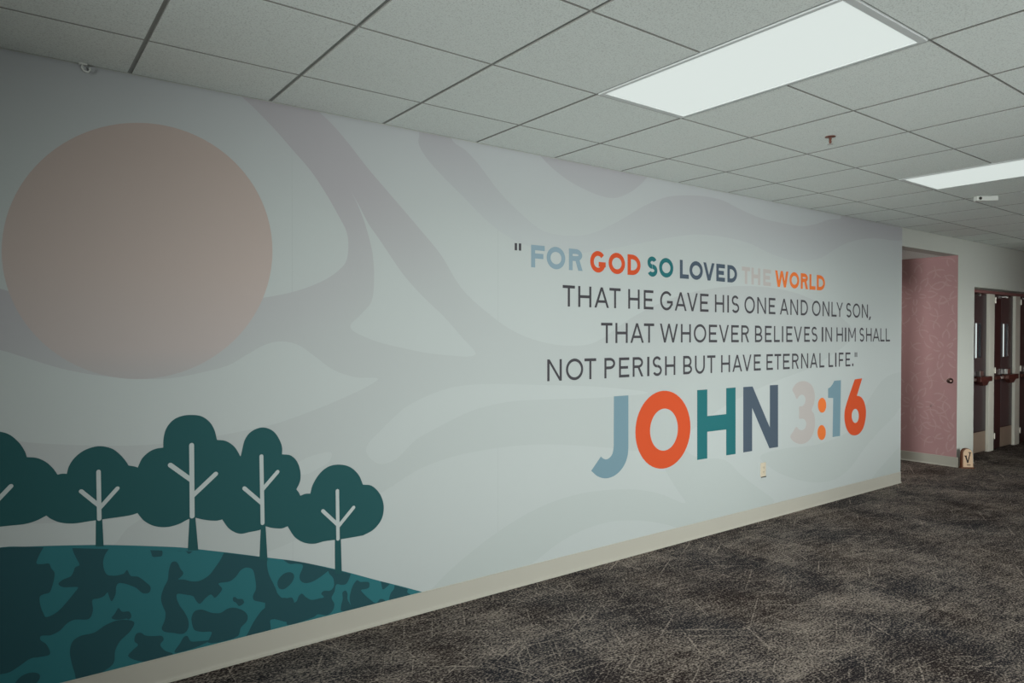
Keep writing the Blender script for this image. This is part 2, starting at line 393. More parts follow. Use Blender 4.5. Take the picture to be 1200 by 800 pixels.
# ------------------------------------------------------------------ the printed mural
def wp(x, y):
    """the point of the mural wall (X, Z) that the photograph shows at pixel x, y"""
    d = right*((x-600)/FPX) + up*((400-y)/FPX) + fwd
    t = -CAM.y/d.y
    return (CAM.x+d.x*t, CAM.z+d.z*t)
def W(pts, sc=1.0, ox=0.0, oy=0.0): return [wp(ox+x/sc, oy+y/sc) for x, y in pts]
def smooth(P, n=6, closed=True):
    out = []; N = len(P)
    rngk = range(N) if closed else range(N-1)
    for i in rngk:
        p0, p1, p2, p3 = [Vector(P[(i+k) % N]) if closed else Vector(P[min(max(i+k, 0), N-1)]) for k in (-1, 0, 1, 2)]
        d1 = max((p1-p0).length, 1e-6)**.5; d2 = max((p2-p1).length, 1e-6)**.5; d3 = max((p3-p2).length, 1e-6)**.5
        m1 = (p2-p1) if d1 < 2e-3 else ((p1-p0)/d1 - (p2-p0)/(d1+d2) + (p2-p1)/d2)*d2
        m2 = (p2-p1) if d3 < 2e-3 else ((p2-p1)/d2 - (p3-p1)/(d2+d3) + (p3-p2)/d3)*d2
        for k in range(n):
            t = k/n
            out.append(tuple(p1*(2*t**3-3*t**2+1) + m1*(t**3-2*t**2+t) + p2*(-2*t**3+3*t**2) + m2*(t**3-t**2)))
    if not closed: out.append(tuple(P[-1]))
    return out
def clip(P, inside, cut):
    out = []
    for i in range(len(P)):
        a, b = P[i-1], P[i]; ia, ib = inside(a), inside(b)
        if ib:
            if not ia: out.append(cut(a, b))
            out.append(b)
        elif ia: out.append(cut(a, b))
    return out
def halfplane(P, nx, nz, c):
    f = lambda p: nx*p[0]+nz*p[1]-c
    def cut(a, b):
        fa, fb = f(a), f(b); t = fa/(fa-fb); return (a[0]+(b[0]-a[0])*t, a[1]+(b[1]-a[1])*t)
    return clip(P, lambda p: f(p) <= 0, cut)
MX0, MX1, MZ0, MZ1 = XL+0.01, XEND-0.0005, BB-0.01, H-0.0005
def clip_wall(P):
    for h in ((1, 0, MX1), (-1, 0, -MX0), (0, 1, MZ1), (0, -1, -MZ0)):
        if P: P = halfplane(P, *h)
    return P
def LAY(y): return -0.003+(y+0.003)*0.45             # print layers lie a fraction of a millimetre apart
def poly(mb, P, y, holes=(), mi=0):
    if len(P) < 3: return
    loops = [[Vector((a, b, 0)) for a, b in P]] + [[Vector((a, b, 0)) for a, b in h] for h in holes]
    flat = [v for l in loops for v in l]; k = len(mb.v)
    y = LAY(y); mb.v += [(v.x, y, v.y) for v in flat]
    for t in tessellate_polygon(loops):
        mb.f.append(tuple(k+i for i in t)); mb.mi.append(mi)
NSH = [0]
def shape(name, P, y, m, parent, holes=(), label=None):
    NSH[0] += 1; y -= 0.00001*NSH[0]
    mb = MB(); poly(mb, clip_wall(P), y, holes)
    o = mb.build(name, m, parent, weld=False)
    if label: o['label'] = label
    return o

mural = tag(empty('wall_mural', (0, 0, 0)), 'printed wall mural of a pale sun, teal trees, swirls and a bible verse', 'mural')
mb = MB(); mb.box((MX0, -0.0030, MZ0), (MX1, 0.0, MZ1))
mb.build('paper_sheet', M['paper'], mural)
for px in (342, 583):
    x = wp(px, 400)[0]; mb = MB(); mb.face([(x, -0.0031, MZ0), (x+0.003, -0.0031, MZ0), (x+0.003, -0.0031, MZ1), (x, -0.0031, MZ1)])
    mb.build('sheet_seam', M['seam'], mural)

D1 = [(-300,330),(-120,326),(-40,330),(0,338),(17,343),(80,352),(160,358),(240,356),(307,349),(350,340),(380,328),(395,318),(405,307),(408,290),(406,272),(396,252),(380,224),(363,199),(343,176),(323,153),(297,126),(270,98),
      (330,100),(379,136),(404,163),(429,195),(464,236),(493,270),(516,298),(540,337),(567,363),(600,387),(633,400),(667,405),(697,401),(740,372),(800,345),(880,335),(950,350),(1000,390),(960,425),(900,450),(850,475),(815,500),(785,520),(750,528),
      (713,524.5),(680,522),(630,520.5),(580,525),(530,535),(490,550),(447,577),(380,612),(330,640),(250,660),(60,660),(-300,660)]
shape('swirl', smooth(W(D1), 4), -0.0033, M['swirl'], mural)
# pale patches inside the big swirl
shape('swirl', smooth(W([(-300,380),(-150,395),(-60,400),(0,410),(33,420),(73,432),(117,440),(167,444),(200,443),(233,437),(267,428),(290,415),(310,404),(327,400),(347,403),(367,416),(390,433),(417,442),(443,443.5),(433,451),(400,467),(350,487),(320,497),(283,505),(235,514),(187,520),(133,522),(43,519),(0,514),(-300,500)]), 4), -0.0036, M['paper'], mural)
shape('swirl', smooth(W([(412,226),(420,240),(432,263),(444,280),(458,301),(475,325),(498,350),(520,371),(540,394),(557,415),(513,415),(473,408),(433,397),(410,383),(423,368),(435,353),(438,327),(437,303),(435,290),(427,261),(418,238)]), 5), -0.0036, M['paper'], mural)
shape('swirl', smooth(W([(429,530),(431,520),(445,505),(460,490),(475,477),(493,467),(512,459),(533,453),(567,450),(633,451),(700,453),(760,460),(697,466),(633,468),(600,470),(573,475),(550,482),(527,493),(506,504),(487,515),(474,528),(462,539),(443,543)]), 4), -0.0036, M['paper'], mural)
shape('swirl', smooth(W([(340,548),(350,541),(365,534),(388,530),(386,540),(372,549),(355,556)]), 5), -0.0036, M['paper'], mural)
shape('swirl', smooth(W([(-40,600),(10,612),(70,612),(140,606),(190,592),(150,618),(130,640),(60,645),(-40,640)]), 5), -0.0036, M['paper'], mural)
# swirl descending from the ceiling into the long arc over the verse
D7 = [(491,140),(491,159),(490,167),(498,183),(518,206),(544,232),(573,261),(596,278),(630,292),(665,297),(700,294),(728,289),(755,284),(780,279),(810,275),(835,276),(860,280),(880,286),(905,298),(935,306),(962,302),(972,296),(985,288),(1005,281),(1025,279),(1060,280),(1070,262),(985,245),
      (985,255),(972,257),(957,262),(940,265),(915,261),(890,255),(867,245),(847,235),(825,230),(800,229),(780,231),(755,241),(730,256),(700,271),(680,276),(655,275),(635,270),(610,250),(585,225),(560,192),(545,176),(530,165),(520,140)]
shape('swirl', smooth(W(D7), 4), -0.0033, M['fade'], mural)
shape('swirl', smooth(W([(620,165),(635,185),(647,197),(665,211),(685,222),(705,230),(720,232),(735,227),(747,219),(757,209),(775,180)]), 5), -0.0033, M['fade'], mural)
# lower right swirls
shape('swirl', smooth(W([(490,703),(503,692),(530,665),(580,625),(630,595),(680,578),(730,573),(752,574),(775,579),(803,589),(792,572),(780,552),(768,530),(758,505),(770,490),(790,515),(815,535),(850,539),(868,556),(890,573),(907,588),(860,605),(800,621),(787,616),(754,610),(715,611),(680,622),(653,637),(623,660),(590,680)]), 4), -0.0033, M['swirl'], mural)
shape('swirl', smooth(W([(890,535),(904,549),(928,560),(955,565),(979,561),(997,547),(1012,526),(1030,505),(1054,478),(1066,440),(1039,441),(1019,466),(1000,500),(960,520),(920,525)]), 4), -0.0033, M['swirl'], mural)
shape('swirl', smooth(W([(1018,568),(1024,557),(1041,537),(1053,524),(1070,510),(1070,570)]), 4), -0.0033, M['swirl'], mural)

# the sun
SC = (160.5, 294); P = []
for k in range(96):
    a = 2*math.pi*k/96; P.append((SC[0]+158.5*math.cos(a), SC[1]+150*math.sin(a)))
shape('sun_disc', W(P), -0.0039, M['sun'], mural, label='large pale peach sun disc')

# the hill with its camouflage print
top_px = [(60,639),(115,638),(150,638.6),(180,639.6),(212,641),(240,644),(275,648),(310,652.5),(343,656.5),(370,661.5),(395,667),(418,673),(440,679),(468,686),(494,693)]
HT = [(MX0, 0.16), (-2.4, 0.36), (-1.6, 0.52), (-0.8, 0.63)] + [wp(x, y) for x, y in [(0,641),(30,640)]+top_px]
HT = smooth(HT, 4, closed=False)
e = HT[-1]; HILL = HT + [(e[0]+0.02, MZ0), (MX0, MZ0)]
mb = MB(); poly(mb, clip_wall(HILL), -0.0042)
def in_hill(P):
    for i in range(len(HT)-1):
        (xa, za), (xb, zb) = HT[i], HT[i+1]
        nx, nz = -(zb-za), (xb-xa)
        if P: P = halfplane(P, nx, nz, nx*xa+nz*za)
    return clip_wall(P) if P else P
def camo(pts, sc, ox, oy):
    NSH[0] += 1
    Q = in_hill(smooth(W(pts, sc, ox, oy), 5))
    if Q: poly(mb, Q, -0.0042-0.00001*NSH[0], mi=1)
cA, cB, cC = (4.706, 0, 630), (5.717, 150, 630), (6.153, 320, 630)
camo([(-250,30),(0,20),(150,20),(250,30),(235,60),(213,100),(202,140),(235,143),(270,140),(282,165),(300,190),(298,225),(288,265),(272,300),(240,310),(220,322),(225,380),(240,415),(252,435),(310,410),(370,350),(410,300),(430,272),(395,270),(345,270),(322,252),(345,230),(390,210),(405,185),(415,160),(437,150),(420,110),(402,70),(400,30),(610,30),(610,45),(580,90),(568,140),(588,200),(620,207),(650,205),(668,200),(683,195),(700,176),(720,208),(760,213),(800,240),(830,272),(822,300),(790,305),(750,275),(715,260),(680,250),(652,250),(640,270),(637,310),(615,348),(602,325),(592,300),(575,318),(545,332),(510,340),(512,400),(490,445),(410,450),(370,470),(330,510),(280,535),(225,540),(222,560),(255,585),(275,640),(220,655),(170,663),(100,710),(50,740),(0,750),(-250,760)], *cA)
camo([(70,830),(85,795),(112,765),(150,745),(190,740),(218,752),(218,775),(200,800),(180,830)], *cA)
camo([(615,440),(633,415),(653,385),(672,405),(712,405),(722,425),(712,438),(690,445),(640,450)], *cA)
camo([(385,620),(400,570),(440,540),(520,520),(580,480),(640,455),(700,450),(740,465),(720,510),(660,570),(635,620),(625,690),(560,740),(430,790),(410,740),(393,680)], *cA)
camo([(0,790),(30,750),(66,715),(42,690),(55,640),(85,633),(115,652),(170,656),(225,655),(238,680),(215,712),(245,752),(300,775),(150,830)], *cB)
camo([(-12,500),(5,493),(20,510),(18,535),(0,545),(-14,530)], *cB)
camo([(140,40),(205,60),(230,90),(225,120),(200,125),(165,125),(155,100)], *cB)
camo([(310,60),(440,65),(440,78),(425,95),(405,106),(385,88),(330,86)], *cB)
camo([(290,165),(310,156),(330,165),(350,205),(370,235),(352,262),(335,275),(375,278),(430,290),(480,285),(540,250),(580,200),(615,150),(655,88),(800,60),(925,110),(930,180),(942,240),(975,310),(1000,370),(1040,405),(1100,400),(1100,560),(955,545),(950,620),(790,660),(805,630),(830,580),(860,530),(900,480),(945,445),(900,430),(842,415),(835,390),(855,340),(850,270),(832,210),(790,198),(755,215),(720,260),(680,290),(605,305),(630,340),(612,370),(580,400),(555,378),(520,400),(480,440),(455,420),(435,390),(390,380),(328,375),(325,400),(345,450),(380,500),(405,560),(400,610),(370,640),(300,635),(240,625),(225,605),(245,550),(250,500),(230,450),(220,400),(240,330),(265,280),(272,220)], *cB)
camo([(703,398),(715,394),(732,406),(768,410),(775,435),(742,455),(725,435),(703,420)], *cB)
camo([(425,530),(445,490),(490,478),(560,500),(620,500),(660,475),(700,465),(770,485),(800,520),(795,555),(755,600),(735,655),(535,700),(550,660),(560,630),(490,628),(445,615),(428,575)], *cB)
camo([(310,765),(350,700),(375,660),(395,655),(420,690),(480,690),(545,686),(430,740)], *cB)
camo([(60,140),(240,165),(440,205),(395,238),(340,280),(280,315),(230,325),(195,305),(190,270),(210,220),(212,195),(170,185),(115,185)], *cC)
camo([(400,190),(560,225),(548,290),(525,330),(495,338),(455,335),(440,390),(420,430),(440,475),(430,520),(390,555),(320,550),(290,570),(100,625),(95,605),(60,585),(0,585),(-45,590),(-60,500),(-40,380),(0,340),(25,385),(35,430),(95,433),(105,472),(165,458),(185,415),(205,400),(235,425),(275,445),(330,435),(365,425),(345,400),(365,380),(410,378),(435,350),(432,290),(400,250)], *cC)
camo([(30,320),(50,280),(90,250),(130,248),(150,270),(140,310),(105,350),(70,370),(40,360)], *cC)
camo([(500,390),(520,378),(535,400),(535,440),(555,480),(565,515),(490,525),(490,480),(500,440)], *cC)
camo([(550,430),(560,380),(580,330),(605,303),(625,315),(660,315),(690,320),(690,355),(665,368),(633,374),(650,400),(700,445),(740,468),(770,440),(800,445),(810,465),(575,520),(555,470)], *cC)
camo([(775,280),(850,315),(820,350),(790,370),(780,340)], *cC)
camo([(880,320),(970,360),(965,390),(990,410),(838,455),(845,400),(870,365)], *cC)
mb.build('hill', [M['hill'], M['camo']], mural, weld=False)['label'] = 'teal camouflage hill'

# the five trees
def branch(mb, a, b, wpx, sc, ox, oy):
    (x0, z0), (x1, z1) = W([a, b], sc, ox, oy)
    d = Vector((x1-x0, z1-z0)); L = d.length; d /= L; n = Vector((-d.y, d.x)); r = wpx
    P = []
    for k in range(7): 
        q = math.pi/2+math.pi*k/6; P.append((x0+r*(d.x*math.cos(q)+n.x*math.sin(q)), z0+r*(d.y*math.cos(q)+n.y*math.sin(q))))
    for k in range(7):
        q = -math.pi/2+math.pi*k/6; P.append((x1+r*(d.x*math.cos(q)+n.x*math.sin(q)), z1+r*(d.y*math.cos(q)+n.y*math.sin(q))))
    NSH[0] += 1; poly(mb, P, -0.0056-0.00001*(NSH[0] % 20))
def tree(crown, trunk, sticks, r, fr, label):
    # the crown is given lobe by lobe: corners between lobes stay sharp
    P = []
    for lobe in crown: P += smooth(W(lobe, *fr), 5, closed=False)[:-1]
    t = shape('tree', P, -0.0048, M['tree'], mural, label=label)
    mb = MB(); poly(mb, W(trunk, *fr), -0.0055); mb.build('trunk', M['tree'], t, weld=False)
    mb = MB()
    for a, b in sticks: branch(mb, a, b, r, *fr)
    mb.build('branches', M['branch'], t, weld=False)['label'] = 'pale branches'
f5, f6, f7 = (4.706, 0, 480), (4.2125, 150, 470), (4.0, 300, 480)
tree([[(-225,262),(-205,190),(-150,140),(-80,117),(0,120),(50,135),(100,175),(135,225),(148,260)], [(148,260),(200,264),(250,285),(290,320),(318,358)],
      [(318,358),(330,420),(310,500),(255,582)], [(255,582),(200,610),(140,628),(60,637),(0,643),(-80,648)], [(-80,648),(-200,640),(-300,590),(-350,500),(-340,400),(-290,320),(-225,262)]],
     [(-62,600),(-10,600),(-4,760),(-68,760)], [((-36,300),(-36,600)), ((60,420),(-36,520)), ((-140,420),(-36,500))], 0.0085, f5, 'dark teal tree cut by the left edge')
tree([[(368,352),(380,310),(410,265),(460,225),(520,203),(560,200),(620,215),(665,250),(695,285),(708,306)], [(708,306),(753,315),(800,345),(835,400),(840,460),(810,530),(753,570)],
      [(753,570),(720,580),(600,598),(500,612),(400,626),(330,620),(280,600),(255,582)], [(255,582),(225,540),(215,470),(240,400),(280,365),(318,356),(345,351),(368,352)]],
     [(528,595),(563,595),(571,752),(527,752)], [((543,340),(547,600)), ((447,448),(545,527)), ((647,432),(550,540))], 0.0085, f5, 'low dark teal tree with bare pale branches')
tree([[(173,228),(175,180),(190,130),(225,90),(270,71),(310,67),(360,73),(400,100),(425,140),(438,190)], [(438,190),(480,195),(520,220),(545,255),(558,285),(575,350),(565,440),(530,520),(463,583)],
      [(463,583),(440,588),(410,588),(370,583),(332,574)], [(332,574),(300,580),(250,605),(190,620),(130,615),(80,590),(45,550)], [(45,550),(20,500),(12,440),(25,380),(48,325)], [(48,325),(70,280),(110,245),(140,233),(173,228)]],
     [(303,565),(331,565),(346,735),(294,735)], [((313,216),(316,566)), ((208,314),(314,390)), ((432,358),(318,466))], 0.0105, f6, 'tallest dark teal tree')
tree([[(-72,214),(-66,188),(-54,141),(-30,107),(8,86),(40,83),(80,100),(108,138),(121,175),(121,208)], [(121,208),(160,213),(190,240),(207,290),(205,335),(188,372)],
      [(188,372),(200,420),(190,480),(147,545)], [(147,545),(120,555),(97,555),(70,552),(44,545)], [(44,545),(22,560),(-30,572),(-78,580),(-125,558),(-158,516)], [(-158,516),(-170,460),(-165,380),(-140,290),(-72,214)]],
     [(22,530),(43,530),(53,705),(15,700)], [((24,217),(30,530)), ((100,290),(30,372)), ((-56,367),(26,437))], 0.0095, f7, 'narrow dark teal tree')
tree([[(253,392),(265,350),(300,295),(340,265),(390,256),(440,268),(480,305),(500,350)], [(500,350),(540,355),(580,395),(597,450),(588,510),(550,560),(500,588)],
      [(500,588),(400,605),(320,615),(270,627),(220,620),(180,595),(147,545)], [(147,545),(135,500),(145,440),(188,372)], [(188,372),(198,385),(207,402)], [(207,402),(230,393),(253,392)]],
     [(368,600),(396,600),(401,768),(369,768)], [((380,379),(383,604)), ((312,473),(384,540)), ((456,457),(384,546))], 0.0095, f7, 'rightmost dark teal tree')

# ------------------------------------------------------------------ lettering
def interp(L, x):
    if x <= L[0][0]: (xa, ya), (xb, yb) = L[0], L[1]
    elif x >= L[-1][0]: (xa, ya), (xb, yb) = L[-2], L[-1]
    else:
        for k in range(len(L)-1):
            if L[k][0] <= x <= L[k+1][0]: (xa, ya), (xb, yb) = L[k], L[k+1]; break
    return ya+(yb-ya)*(x-xa)/(xb-xa)
def ell(cx, cy, rx, ry, a0, a1, s, n=28):
    """strips of an elliptic ring of stroke s, from angle a0 to a1 in degrees"""
    out = []
    for k in range(n):
        t0, t1 = math.radians(a0+(a1-a0)*k/n), math.radians(a0+(a1-a0)*(k+1)/n)
        out.append([(cx+rx*math.cos(t0), cy+ry*math.sin(t0)), (cx+rx*math.cos(t1), cy+ry*math.sin(t1)),
                    (cx+(rx-s)*math.cos(t1), cy+(ry-s)*math.sin(t1)), (cx+(rx-s)*math.cos(t0), cy+(ry-s)*math.sin(t0))])
    return out
def R(x0, y0, x1, y1): return [(x0, y0), (x1, y0), (x1, y1), (x0, y1)]
def Q(xa, ya, xb, yb, d): return [(xa, ya), (xa+d, ya), (xb+d, yb), (xb, yb)]     # slanted stroke
def glyph(c, w, h, s):
    o = 0.012*h; k = s*1.04
    if c == 'O': return ell(w/2, h/2, w/2, h/2+o, 0, 360, s, 44)
    if c == 'I': return [R(0, 0, w, h)]
    if c == 'T': return [R(0, h-s, w, h), R(w/2-s/2, 0, w/2+s/2, h-s)]
    if c == 'L': return [R(0, 0, s, h), R(s, 0, w, s)]
    if c == 'F': return [R(0, 0, s, h), R(s, h-s, w, h), R(s, h*.40, w*.9, h*.40+s)]
    if c == 'E': return [R(0, 0, s, h), R(s, h-s, w, h), R(s, 0, w, s), R(s, h/2-s/2, w*.88, h/2+s/2)]
    if c == 'H': return [R(0, 0, s, h), R(w-s, 0, w, h), R(s, h*.5-s/2, w-s, h*.5+s/2)]
    if c == 'N': return [R(0, 0, s, h), R(w-s, 0, w, h), [(s*.0, h), (s*1.05, h), (w, 0), (w-s*1.05, 0)]]
    if c == 'M': return [R(0, 0, s, h), R(w-s, 0, w, h), [(0, h), (s*1.05, h), (w/2+s*.45, h*.26), (w/2-s*.45, h*.26)], [(w, h), (w-s*1.05, h), (w/2-s*.45, h*.26), (w/2+s*.45, h*.26)]]
    if c == 'V': return [[(0, h), (k, h), (w/2+k*.5, 0), (w/2-k*.5, 0)], [(w, h), (w-k, h), (w/2-k*.5, 0), (w/2+k*.5, 0)]]
    if c == 'A': return [[(0, 0), (k, 0), (w/2+k*.5, h), (w/2-k*.5, h)], [(w, 0), (w-k, 0), (w/2-k*.5, h), (w/2+k*.5, h)], R(w*.2, h*.24, w*.8, h*.24+s*.92)]
    if c == 'W':
        a, b, m = w*.27, w*.73, w*.5
        return [[(0, h), (k, h), (a+k*.5, 0), (a-k*.5, 0)], [(m-k*.45, h), (m+k*.45, h), (a+k*.5, 0), (a-k*.5, 0)],
                [(m-k*.45, h), (m+k*.45, h), (b+k*.5, 0), (b-k*.5, 0)], [(w, h), (w-k, h), (b-k*.5, 0), (b+k*.5, 0)]]
    if c == 'Y': return [R(w/2-s/2, 0, w/2+s/2, h*.46), [(0, h), (k, h), (w/2+s/2, h*.42), (w/2-s/2, h*.42)], [(w, h), (w-k, h), (w/2-s/2, h*.42), (w/2+s/2, h*.42)]]
    if c == 'U': return [R(0, w/2, s, h), R(w-s, w/2, w, h)] + ell(w/2, w/2, w/2, w/2+o, 180, 360, s, 24)
    if c == 'D':
        x = w*.36
        return [R(0, 0, s, h), R(s, 0, x, s), R(s, h-s, x, h)] + ell(x, h/2, w-x, h/2, -90, 90, s, 26)
    if c in 'PR':
        x = w*.5; b = h*.56; r = [R(0, 0, s, h), R(s, h-s, x, h), R(s, h-b, x, h-b+s)] + ell(x, h-b/2, w*(.97 if c == 'R' else 1)-x, b/2, -90, 90, s, 20)
        if c == 'R': r.append([(w*.42, h-b+s*.6), (w*.42+s*1.15, h-b+s*.6), (w, 0), (w-s*1.2, 0)])
        return r
    if c == 'B':
        x = w*.48; b = h*.53; t = h-b+s
        return [R(0, 0, s, h), R(s, h-s, x, h), R(s, b-s, x, b), R(s, 0, x, s)] + ell(x, h-t/2, w*.94-x, t/2, -90, 90, s, 18) + ell(x, b/2, w-x, b/2, -90, 90, s, 18)
    if c == 'S':
        ry = (h/2+s/2)/2+o/2
        return ell(w*.49, h+o-ry, w*.46, ry, 28, 270, s, 26) + ell(w*.51, ry-o, w*.49, ry, 90, -152, s, 26)
    if c == 'G':
        return ell(w*.5, h/2, w*.5, h/2+o, 40, 336, s, 36) + [R(w*.54, h*.5-s, w, h*.5), R(w-s, h*.26, w, h*.5)]
    if c == '.': return [R(0, 0, w, w*1.0)]
    if c == ',': return [[(w*.45, s*.9), (w, s*.9), (w*.55, -s*1.0), (0, -s*1.0)]]
    if c == '"': return [R(0, h*.66, w*.36, h), R(w*.64, h*.66, w, h)]
    return []
def word(text, spans, top, base, stroke, m, label):
    mb = MB(); n = 0
    for c, (xl, xr) in zip(text, spans):
        tl, tr, bl, br = wp(xl, interp(top, xl)), wp(xr, interp(top, xr)), wp(xl, interp(base, xl)), wp(xr, interp(base, xr))
        w_ = (tr[0]-tl[0]+br[0]-bl[0])/2; h_ = (tl[1]-bl[1]+tr[1]-br[1])/2
        for P in glyph(c, w_, h_, stroke*h_):
            Z = []
            for u, v in P:
                u /= w_; v /= h_
                xb, zb = bl[0]+(br[0]-bl[0])*u, bl[1]+(br[1]-bl[1])*u
                xt, zt = tl[0]+(tr[0]-tl[0])*u, tl[1]+(tr[1]-tl[1])*u
                Z.append((xb+(xt-xb)*v, zb+(zt-zb)*v))
            n += 1; y = -0.0037-0.00002*(n % 12)
            mb.face([(x, LAY(y), z) for x, z in Z])
    o = mb.build('word', m, mural, weld=False); o['label'] = label
    return o
T1 = [(622,286.6),(666,291),(735,297.7),(796,304.2),(852,310.2),(908,316.6),(957,322)]
B1 = [(622,313),(666,316.3),(735,321.8),(796,326),(839,329.3),(908,335.8),(957,339.8)]
T2 = [(659,333.8),(754,339.6),(820,343.8),(900,348.8),(938,351.2),(974,353.6),(1010,356.2)]
B2 = [(663,359),(754,362.2),(820,365),(900,367.8),(938,369.3),(974,370.8),(1010,372.3)]
T3 = [(704,378),(773,379),(830,380.2),(896,381.6),(967,383.2),(1037,384.6)]
B3 = [(704,402),(773,401.3),(830,401),(896,400.8),(967,400.3),(1037,400)]
T4 = [(641,421),(700,419.5),(741,418.4),(779,417.3),(845,416),(883,415.2),(938,414),(971,413.3),(995,412.8)]
B4 = [(641,446.6),(700,443.7),(741,441.4),(779,439.7),(845,436.3),(883,434.2),(938,431.7),(971,430),(995,429)]
BO, RG = 0.232, 0.138
g = 'charcoal'
word('"', [(602.8,610.4)], [(602,284.6),(612,285.4)], [(602,309.5),(612,310.3)], RG, M['grey'], 'charcoal opening quotation mark').name = 'quotation_mark'
word('FOR', [(622,638),(640.2,662),(666.3,682.4)], T1, B1, BO, M['blue_pale'], 'light blue word FOR')
word('GOD', [(691.3,709.4),(712.8,732),(735,750.2)], T1, B1, BO, M['red'], 'red-orange word GOD')
word('SO', [(758,770),(772,788.6)], T1, B1, BO, M['teal'], 'teal word SO')
word('LOVED', [(796.3,806.8),(807.6,823.2),(823.8,837),(839,849.2),(852,863.3)], T1, B1, BO, M['slate'], 'slate word LOVED')
word('THE', [(869,878.6),(880.2,890.6),(894,903)], T1, B1, BO, M['blush'], 'faint blush word THE')
word('WORLD', [(908,923.5),(924.8,936.2),(938,946.6),(948.2,955.3),(956.8,966.4)], T1, B1, BO, M['orange'], 'orange word WORLD')
def row(items, top, base):
    for t, sp in items:
        n = len(t.rstrip(',."'))
        word(t[:n], sp[:n], top, base, RG, M['grey'], 'charcoal word ' + t[:n])
        for c, q in zip(t[n:], sp[n:]):
            o = word(c, [q], top, base, RG, M['grey'], 'charcoal ' + PUNCT[c][1]); o.name = o.data.name = PUNCT[c][0]
PUNCT = {',': ('comma', 'comma after SON'), '.': ('full_stop', 'full stop after LIFE'), '"': ('quotation_mark', 'closing quotation mark')}
row([('THAT', [(659,673.4),(677.2,692.6),(696.2,713.2),(713.8,726.9)]), ('HE', [(735.8,749.2),(754,765.3)]),
     ('GAVE', [(773.2,788),(790.3,804.2),(804.8,817.3),(820,830)]), ('HIS', [(837.4,848.2),(851.9,853.8),(856.9,865.8)]),
     ('ONE', [(872,884.2),(887,897.3),(900.5,908.3)]), ('AND', [(913.5,923.5),(925.8,934.8),(938,946.4)]),
     ('ONLY', [(951.2,961.2),(963.6,971.5),(974,980),(979.8,987.4)]), ('SON,', [(991.2,997.3),(999,1007.6),(1009.6,1016.7),(1017.6,1020.3)])], T2, B2)
row([('THAT', [(704,717.3),(720.8,735.2),(738.2,754),(754.2,766.2)]), ('WHOEVER', [(773,794),(797.5,809.2),(812.6,827.2),(830.3,840),(842.2,853.7),(856.5,865.4),(868.3,877.4)]),
     ('BELIEVES', [(884.3,892.9),(896,904),(906.6,913.4),(915.9,917.5),(921,928.3),(930,939.4),(942,948.7),(950.6,957.4)]),
     ('IN', [(962.5,964.4),(966.9,974.6)]), ('HIM', [(979.9,987.4),(989.7,991.4),(993.7,1002.4)]), ('SHALL', [(1006.8,1012.3),(1014.6,1021.1),(1022.2,1030.4),(1031.2,1036.2),(1037.6,1042.6)])], T3, B3)
row([('NOT', [(640.9,658),(662.8,683),(684.5,698.3)]), ('PERISH', [(707.9,720.5),(725,737.1),(741,753.5),(758,760.6),(764.2,775.2),(778.9,791)]),
     ('BUT', [(800.2,810.6),(814,825.6),(828.3,838)]), ('HAVE', [(844.6,855.1),(857.9,869.2),(869.9,880.2),(883,891.2)]),
     ('ETERNAL', [(897.8,905.4),(907.2,915.1),(917.2,925.1),(927.8,935.6),(938.4,946.7),(948.8,957.6),(959.9,965.6)]),
     ('LIFE."', [(970.6,976.1),(978.2,979.9),(982.6,988.1),(990.4,996.2),(998.1,999.7),(1001.2,1004.1)])], T4, B4)
# JOHN 3:16
def letter(loops, m, label, hole=None):
    mb = MB()
    for L in loops: poly(mb, L, -0.0039, holes=[hole] if hole else [])
    mb.build('letter', m, mural, weld=False)['label'] = label
def ering(cx, cy, rx, ry, sh=0.0, n=48): return W([(cx+rx*math.cos(2*math.pi*k/n), cy+ry*math.sin(2*math.pi*k/n)+sh*math.cos(2*math.pi*k/n)) for k in range(n)])
J = W([(719,464.2),(736,463)]) + smooth(W([(736,524),(735.2,533),(732.5,542),(728,549.5),(722,555.5),(715.5,559),(708,560.2),(700,557.8),(692.4,551.4)]), 4, False) + smooth(W([(703.7,534.6),(707,537.3),(711,537.8),(715,535),(717.6,530.5),(718.8,522)]), 4, False)
letter([J], M['blue'], 'light blue letter J')
letter([ering(776.4, 503.3, 32.3, 45.6, -3.0)], M['red'], 'red-orange letter O', hole=ering(777.7, 503.2, 16.3, 24.6, -1.5))
def big(c, spans, top, base, st, m, label):
    o = word(c, spans, top, base, st, m, label); o.name = 'letter'; o.data.name = 'letter'
big('H', [(816.6,861.6)], [(816,457),(862,453.8)], [(816,538.8),(862,531.6)], 0.228, M['teal'], 'teal letter H')
big('N', [(870.6,911.4)], [(870,453.4),(912,450.6)], [(870,530),(912,523.4)], 0.228, M['slate'], 'slate letter N')
f3 = (8, 910, 430)
letter([smooth(W([(145,212),(160,180),(180,155),(215,136),(252,131),(295,143),(332,178),(352,235),(355,295),(345,350),(326,402),(348,440),(357,500),(354,570),(330,645),(290,697),(240,719),(190,714),(150,690),(125,652),(152,605),(182,560),(203,580),(228,591),(252,584),(270,560),(275,522),(262,493),(240,483),(209,481),(209,430),(209,372),(240,365),(263,337),(268,297),(255,267),(230,258),(207,273),(187,299),(166,255)], *f3), 3)], M['blush'], 'blush digit 3')
for x, y in ((424, 357), (420, 613)): letter([ering(910+x/8, 430+y/8, 39/8, 70/8)], M['orange'], 'orange dot of the colon')
letter([W([(970,455),(972.5,453.6),(975.3,450),(977.2,446),(985.1,445.3),(984,510.6),(975.2,511.9),(976,466.2),(970,466)])], M['blue'], 'light blue digit 1')
